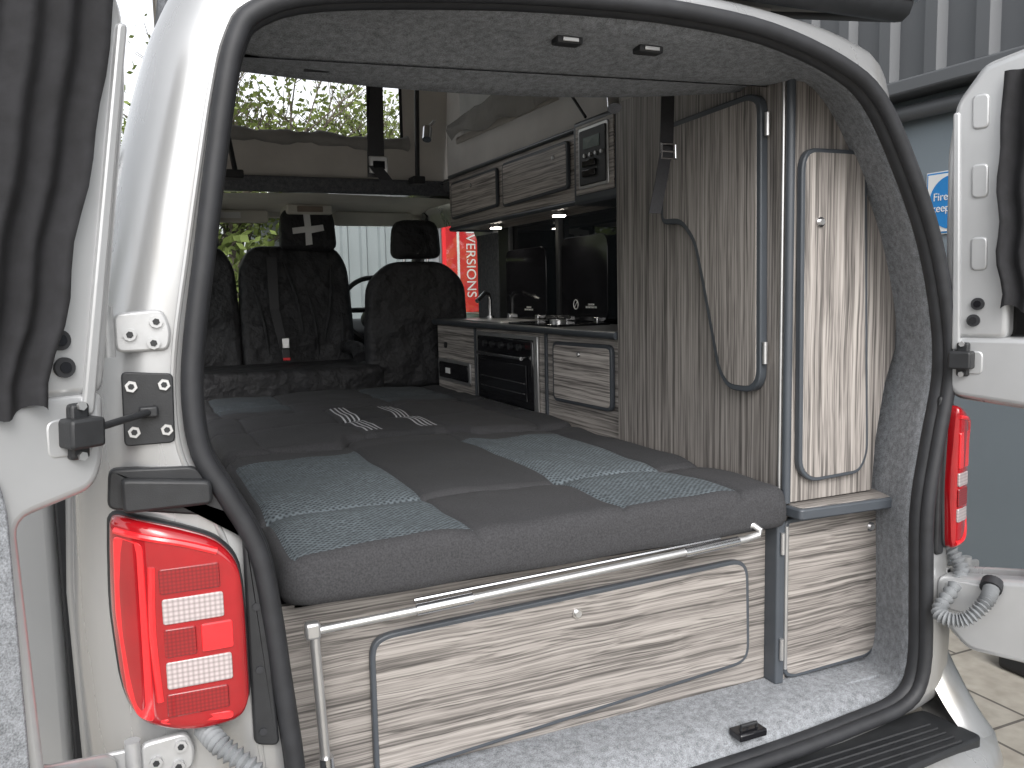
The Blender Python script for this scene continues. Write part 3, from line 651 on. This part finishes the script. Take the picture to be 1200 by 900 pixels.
# ================= OVERHEAD LOCKERS
grp('overhead_locker')
box('carcass',.55,.76,1.20,2.45,1.735,1.97,wY,.002)
sweep('lower_edge',[(.548,1.20,1.735),(.548,2.44,1.735),(.56,2.452,1.735),(.76,2.452,1.735)],.009,trim,10); sweep('upper_edge',[(.548,1.20,1.97),(.548,2.44,1.97),(.56,2.452,1.97)],.009,trim,10)
panel_door('locker_door',[(1.265,1.785),(1.265,1.945),(1.815,1.945),(1.815,1.775)],'X',.55,.537,wYd,.022,.011)
panel_door('locker_door',[(1.87,1.785),(1.87,1.94),(2.40,1.94),(2.40,1.775)],'X',.55,.537,wYd,.022,.011)
knob((.536,1.36,1.90),(-1,0,0),r=.008); knob((.536,2.14,1.90),(-1,0,0),r=.008)
box('power_panel_box',.52,.76,.895,1.195,1.72,1.985,trim,.012,3)
box('power_panel_face',.515,.52,.93,1.165,1.75,1.965,wY,.001)
slab('power_unit',rnd([(.965,1.775),(1.13,1.775),(1.13,1.945),(.965,1.945)],.008),'X',.515,.507,blackp,.003)
slab('power_unit_frame',rnd([(.955,1.765),(1.14,1.765),(1.14,1.955),(.955,1.955)],.01),'X',.5155,.511,steel,.002)
for z in (1.80,1.83): box('breaker',.500,.507,1.02,1.10,z,z+.02,blackg,.002)
box('display',.5055,.507,1.0,1.1,1.885,1.92,M('lcd',(.12,.16,.16),.2),0)
for i in range(4): cyl('panel_switch',(.507,.985+.035*i,1.865),(.502,.985+.035*i,1.865),.006,steel)
for y in (1.55,2.15):
    cyl('downlight_ring',(.65,y,1.734),(.65,y,1.722),.032,chrome); cyl('downlight_lens',(.65,y,1.7215),(.65,y,1.719),.024,led)

# ================= SEATS
def seat_back(x0,x1,y,z0,z1,th=.11,lean=.06,dirn=1,nm='backrest',sh=.07):
    pts=rnd([(x0,z0),(x0-.005,z0+.25),(x0+.01,z1-.10),(x0+sh,z1),(x1-sh,z1),(x1-.01,z1-.10),(x1+.005,z0+.25),(x1,z0)],.06,5)
    def xf(a,b,c): return (a,b+dirn*lean*(c-z0)/(z1-z0),c)
    return slab(nm,pts,'Y',y,y+th,cover,.035,5,xf=xf)
def headrest(xc,y,z0,w=.25,h=.19,th=.10):
    pts=rnd([(xc-w/2,z0),(xc-w/2+.01,z0+h*.8),(xc-w/2+.04,z0+h),(xc+w/2-.04,z0+h),(xc+w/2-.01,z0+h*.8),(xc+w/2,z0)],.045,5)
    slab('headrest',pts,'Y',y,y+th,cover,.035,5)
    for s in (-.06,.06): cyl('headrest_post',(xc+s,y+th/2,z0-.08),(xc+s,y+th/2,z0+.02),.007,chrome)
grp('passenger_bench_seat')
seat_back(-.80,-.33,3.10,1.05,1.70); seat_back(-.325,.24,3.10,1.05,1.70)
headrest(.03,3.12,1.675,.29,.215); headrest(-.55,3.12,1.675,.29,.215)
slab('seat_cushion',rnd([(-.80,2.66),(.27,2.66),(.28,2.75),(.26,3.14),(-.80,3.14)],.05),'Z',.94,1.11,cover,.045,5)
box('cover_skirt',-.79,.25,2.70,3.12,.55,.98,cover,.02)
for k,(xa,xb,za,zb) in enumerate(((-.10,-.02,1.62,1.25),(.14,.08,1.60,1.2),(-.26,-.20,1.5,1.15),(.0,.05,1.5,1.14),(.18,.15,1.35,1.12))):
    sweep('cover_fold',[tuple(v) for v in cr([(xa,3.10+.055*(za-1.05)/.65,za),((xa+xb)/2+.012,3.095+.05*((za+zb)/2-1.05)/.65,(za+zb)/2),(xb,3.10+.06*(zb-1.05)/.65,zb)],5,closed=False)],lambda i:.004+.005*sin(pi*min(1,i/10)),cover,8)
slab('cover_cross',[(.01,1.70),(.043,1.705),(.04,1.762),(.105,1.775),(.10,1.805),(.04,1.797),(.035,1.862),(.003,1.862),(.008,1.795),(-.055,1.787),(-.052,1.757),(.01,1.765)],'Y',3.112,3.1185,whiteplain,0)
slab('cover_cross',[(-.56,1.71),(-.53,1.71),(-.53,1.77),(-.47,1.775),(-.47,1.805),(-.53,1.803),(-.53,1.86),(-.56,1.86),(-.56,1.803),(-.61,1.80),(-.61,1.775),(-.56,1.775)],'Y',3.112,3.1185,whiteplain,0)
belt=M('seat_belt',(.022,.022,.025),.5,0,.2,200)
mesh('seat_belt',[(-.19,3.12,1.64),(-.14,3.12,1.64),(-.145,3.085,1.38),(-.11,3.02,1.13),(-.15,3.02,1.13),(-.19,3.085,1.38)],[(0,1,2,5),(5,2,3,4)],belt,recalc=False).modifiers.new('s','SOLIDIFY').thickness=.004
box('belt_buckle',-.16,-.115,2.98,3.02,1.13,1.19,blackp,.006); box('belt_buckle_tongue',-.155,-.12,2.975,2.985,1.19,1.24,steel,.003); box('belt_buckle_release',-.155,-.12,2.968,2.98,1.13,1.143,redm,.002)
grp('driver_seat')
seat_back(.21,.72,2.70,.98,1.60,.12,-.02,nm='backrest',sh=.12); headrest(.485,2.74,1.615,.25,.19)
slab('seat_cushion',rnd([(.21,2.8),(.72,2.8),(.72,3.25),(.21,3.25)],.05),'Z',.95,1.08,cover,.04,5)
box('seat_base',.25,.70,2.85,3.2,.55,.97,blackp,.02)
sweep('armrest',[(.19,2.80,1.14),(.19,2.85,1.18),(.19,3.1,1.18)],.035,cover,10)

# ================= STRAPS
def strap(P,w,mat):
    vs=[];fs=[]
    for p in P:
        p=Vector(p); vs+= [p-Vector((w/2,0,0)),p+Vector((w/2,0,0))]
    for i in range(len(P)-1): fs.append((2*i,2*i+1,2*i+3,2*i+2))
    o=mesh('webbing',vs,fs,mat,recalc=False); s=o.modifiers.new('s','SOLIDIFY'); s.thickness=.003
grp('hanging_strap')
strap([(-.133,1.2,2.12),(-.136,1.2,1.95),(-.138,1.2,1.84)],.05,belt); strap([(-.125,1.19,2.12),(-.15,1.185,1.86),(-.15,1.19,1.79)],.035,belt); strap([(-.15,1.17,1.82),(-.12,1.16,1.78),(-.115,1.17,1.765)],.04,belt)
box('buckle',-.165,-.11,1.17,1.182,1.80,1.85,steel,.003); box('buckle_slot',-.155,-.12,1.166,1.171,1.812,1.835,blackg,.001)
grp('hanging_strap')
strap([(.415,.5,2.0),(.412,.5,1.90),(.408,.5,1.77)],.038,belt); strap([(.40,.49,1.78),(.385,.485,1.72),(.36,.48,1.63)],.034,belt)
sweep('buckle_frame',[(.385,.485,1.80),(.425,.485,1.80),(.425,.485,1.765),(.385,.485,1.765)],.004,chrome,8,closed=True); cyl('buckle_bar',(.385,.485,1.782),(.425,.485,1.782),.003,chrome)

# ================= SETTING
PARENT[0]=None
def conc():
    m,nt,b=newmat('concrete_paving'); mp=coords(nt,(1,1,1))
    br=N(nt,'ShaderNodeTexBrick',Scale=1.0); br.inputs['Brick Width'].default_value=.45; br.inputs['Row Height'].default_value=.45; br.inputs['Mortar Size'].default_value=.006
    br.inputs['Color1'].default_value=(.40,.37,.32,1); br.inputs['Color2'].default_value=(.34,.32,.28,1); br.inputs['Mortar'].default_value=(.11,.10,.09,1)
    n=N(nt,'ShaderNodeTexNoise',Scale=14.0,Detail=8.0); nt.links.new(mp.outputs[0],br.inputs['Vector']); nt.links.new(mp.outputs[0],n.inputs['Vector'])
    mx=N(nt,'ShaderNodeMix',data_type='RGBA',blend_type='MULTIPLY'); mx.inputs[0].default_value=.7
    r=ramp(nt,[(.3,(.62,.6,.58)),(.7,(1,1,1))]); nt.links.new(n.outputs['Fac'],r.inputs[0])
    nt.links.new(br.outputs['Color'],mx.inputs[6]); nt.links.new(r.outputs[0],mx.inputs[7]); nt.links.new(mx.outputs[2],b.inputs['Base Color'])
    b.inputs['Roughness'].default_value=.9; bump(nt,b,n.outputs['Fac'],.3,.01); return m
tar=M('tarmac',(.09,.09,.088),.9,0,.25,3,bs=.5,bscale=120)
mesh('ground',[(-300,-300,0),(300,-300,0),(300,300,0),(-300,300,0)],[(0,1,2,3)],tar,recalc=False)
mesh('pavement',[(-6,-8,.004),(2.55,-8,.004),(2.55,9,.004),(-6,9,.004)],[(0,1,2,3)],conc(),recalc=False)
clad=M('dark_cladding',(.10,.105,.112),.45,.1,.08,1.5); clad2=M('grey_cladding',(.20,.22,.23),.5,0,.08,1.2)
wallm=M('blue_grey_wall',(.20,.235,.262),.6,0,.09,1.3,bs=.1,bscale=40)
def ribs(name,axis,p,a0,a1,z0,z1,pitch,dep,mat,s=1):
    pts=[];a=a0
    while a<a1:
        pts+=[(a,0),(a+pitch*.55,0),(a+pitch*.65,dep),(a+pitch*.9,dep)]; a+=pitch
    vs=[]
    for (q,d) in pts:
        for z in (z0,z1): vs.append((p-s*d,q,z) if axis=='X' else (q,p-s*d,z))
    mesh(name,vs,[(2*i,2*i+2,2*i+3,2*i+1) for i in range(len(pts)-1)],mat,recalc=False)
grp('industrial_unit_building')
box('side_wall',2.55,8,-3.5,5.6,0,2.3,wallm,.01)
ribs('upper_cladding','X',2.46,-3.5,5.6,2.36,5.0,.25,.035,clad)
box('upper_core',2.47,8,-3.49,5.59,2.36,5.0,clad,.01)
box('cladding_drip_trim',2.40,2.56,-3.5,5.6,2.29,2.355,clad,.01); sweep('conduit_pipe',[(2.50,-3.5,2.22),(2.50,5.6,2.22)],.035,clad,12)
box('door_panel',2.535,2.549,1.75,2.6,.05,2.1,wallm,.006); box('door_frame',2.52,2.545,1.69,1.745,.0,2.15,clad,.006)
box('plinth',2.50,2.549,-3.5,1.68,0,.12,clad,.01)
grp('corrugated_shed_building')
ribs('front_cladding','Y',8.5,1.3,14,0,2.9,.22,.04,clad2); box('core',1.35,14,8.52,16,0,2.9,clad2,.01); box('roof_edge',1.2,14.1,8.3,16.1,2.9,3.0,clad,.02)
grp('banner_sign')
box('board',2.62,3.5,8.38,8.42,1.2,2.6,redm,.004)
text('lettering','CONVERSIONS',.17,whiteplain,Matrix.Translation((2.97,8.375,1.95))@Matrix.Rotation(radians(90),4,'X')@Matrix.Rotation(radians(-90),4,'Z'))
box('white_band',2.80,2.83,8.374,8.379,1.25,2.55,whiteplain,0)
grp('fire_door_sign')
RX=Matrix.Rotation(radians(-90),4,'Z')@Matrix.Rotation(radians(90),4,'X')
sy=1.40
box('plate',2.541,2.546,sy-.14,sy+.14,1.66,1.94,whiteplain,.001)
box('plate_border',2.539,2.541,sy-.135,sy+.135,1.665,1.935,bluep,0); box('plate_inner',2.537,2.539,sy-.128,sy+.128,1.672,1.928,whiteplain,0)
cyl('blue_disc',(2.538,sy,1.80),(2.535,sy,1.80),.118,bluep,48)
text('lettering','Fire door\nkeep clear',.05,whiteplain,Matrix.Translation((2.5335,sy,1.80))@RX)
grp('bollard_base'); box('rubber_block',2.05,2.35,.45,.75,.004,.12,rubber,.02); cyl('post',(2.2,.6,.12),(2.2,.6,.42),.05,blackp)

# trees
leafm=M('spring_leaves',(.15,.19,.05),.8,0,.5,1.5,trans=.3); barkm=M('bark',(.09,.075,.06),.9,0,.3,10,bs=.5,bscale=20)
def tree_mesh(seed,h,dens):
    rn=random.Random(seed); vs=[];fs=[];fm=[]
    def limb(p,d,l,r,depth):
        q=p+d*l; u=d.orthogonal().normalized(); w=d.cross(u); b=len(vs)
        for pp,rr in ((p,r),(q,r*.6)):
            for k in range(5): a=2*pi*k/5; vs.append(pp+(u*cos(a)+w*sin(a))*rr)
        for k in range(5): fs.append((b+k,b+(k+1)%5,b+5+(k+1)%5,b+5+k)); fm.append(0)
        if depth<=1:
            for _ in range(dens):
                c=q-d*l*rn.random()*.9+Vector((rn.gauss(0,.22),rn.gauss(0,.22),rn.gauss(0,.2))); s=rn.uniform(.025,.06)
                a=Vector((rn.uniform(-1,1),rn.uniform(-1,1),rn.uniform(-1,1))).normalized(); e=a.orthogonal().normalized(); bb=len(vs)
                vs.extend([c-a*s,c+e*s*.6,c+a*s,c-e*s*.6]); fs.append((bb,bb+1,bb+2,bb+3)); fm.append(1)
        if depth>0:
            for _ in range(4 if depth>2 else 3):
                nd=(d+Vector((rn.uniform(-.8,.8),rn.uniform(-.8,.8),rn.uniform(-.25,.6)))).normalized()
                limb(q-d*l*rn.random()*.35,nd,l*rn.uniform(.6,.85),r*.55,depth-1)
    limb(Vector((0,0,0)),Vector((0,0,1)),h*.28,h*.022,5)
    zs=[v.z for v in vs]; 
    me=bpy.data.meshes.new('tree'); me.from_pydata([tuple(v) for v in vs],[],fs); me.materials.append(barkm); me.materials.append(leafm); me.polygons.foreach_set('material_index',fm); return me,max(zs)
(t1,h1),(t2,h2)=tree_mesh(2,5.2,5),tree_mesh(9,5.0,10)
for i,(x,y,H,k) in enumerate([(-3.4,12,4.6,1),(.2,12.5,4.3,1),(-5.8,15,5,0),(1.4,18.5,6.9,0),(3.6,19.5,6.2,0),(6.2,20,6.8,1),(-2.4,18,5.5,1),(-8,13,5,1),(-11,10,5.5,0),(-10,2,5,1)]):
    me,h=((t1,h1),(t2,h2))[k]; s=H/h
    o=bpy.data.objects.new('tree',me); COL.objects.link(o); o.location=(x,y,0); o.scale=(s,s,s); o.rotation_euler=(0,0,i*1.3)
rn=random.Random(3); vs=[];fs=[]
for _ in range(11000):
    c=Vector((rn.uniform(-12,1.2),rn.gauss(11,.4),abs(rn.gauss(1.3,.7))))
    s=rn.uniform(.05,.11); a=Vector((rn.uniform(-1,1),rn.uniform(-1,1),rn.uniform(-1,1))).normalized(); e=a.orthogonal().normalized(); b=len(vs)
    vs+=[c-a*s,c+e*s*.6,c+a*s,c-e*s*.6]; fs.append((b,b+1,b+2,b+3))
mesh('hedge',vs,fs,leafm,recalc=False)

# ================= LIGHT, WORLD, CAMERA
w=bpy.data.worlds.new('World'); scene.world=w; w.use_nodes=True; nt=w.node_tree; nt.nodes.clear()
sky=nt.nodes.new('ShaderNodeTexSky'); sky.sky_type='NISHITA'; sky.sun_disc=False; sky.sun_elevation=radians(42); sky.sun_rotation=radians(190); sky.dust_density=4; sky.air_density=1
hs=nt.nodes.new('ShaderNodeHueSaturation'); hs.inputs['Saturation'].default_value=.15; hs.inputs['Value'].default_value=2.25
bg=nt.nodes.new('ShaderNodeBackground'); bg.inputs['Strength'].default_value=.15; ow=nt.nodes.new('ShaderNodeOutputWorld')
nt.links.new(sky.outputs[0],hs.inputs['Color']); nt.links.new(hs.outputs[0],bg.inputs[0]); nt.links.new(bg.outputs[0],ow.inputs[0])
sl=bpy.data.lights.new('sun','SUN'); sl.energy=.6; sl.angle=radians(40); sl.color=(1,.96,.91); so=bpy.data.objects.new('sun',sl); COL.objects.link(so)
az=radians(190); el=radians(42); dv=Vector((sin(az)*cos(el),cos(az)*cos(el),sin(el)))
so.rotation_euler=dv.to_track_quat('Z','Y').to_euler(); so.location=(0,-5,8)
cam=bpy.data.cameras.new('camera'); co=bpy.data.objects.new('camera',cam); COL.objects.link(co)
cam.sensor_width=36; cam.lens=30; cam.clip_start=.02; cam.clip_end=1000
r=Vector((.9124,-.4087,-.0217)); f=Vector((.4042,.9082,-.1091)).normalized(); r=(r-f*r.dot(f)).normalized(); u=r.cross(f)
m=Matrix(((r.x,u.x,-f.x,-.834),(r.y,u.y,-f.y,-1.32),(r.z,u.z,-f.z,1.45),(0,0,0,1)))
co.matrix_world=m; scene.camera=co
scene.view_settings.view_transform='Standard'; scene.view_settings.look='None'; scene.view_settings.exposure=0
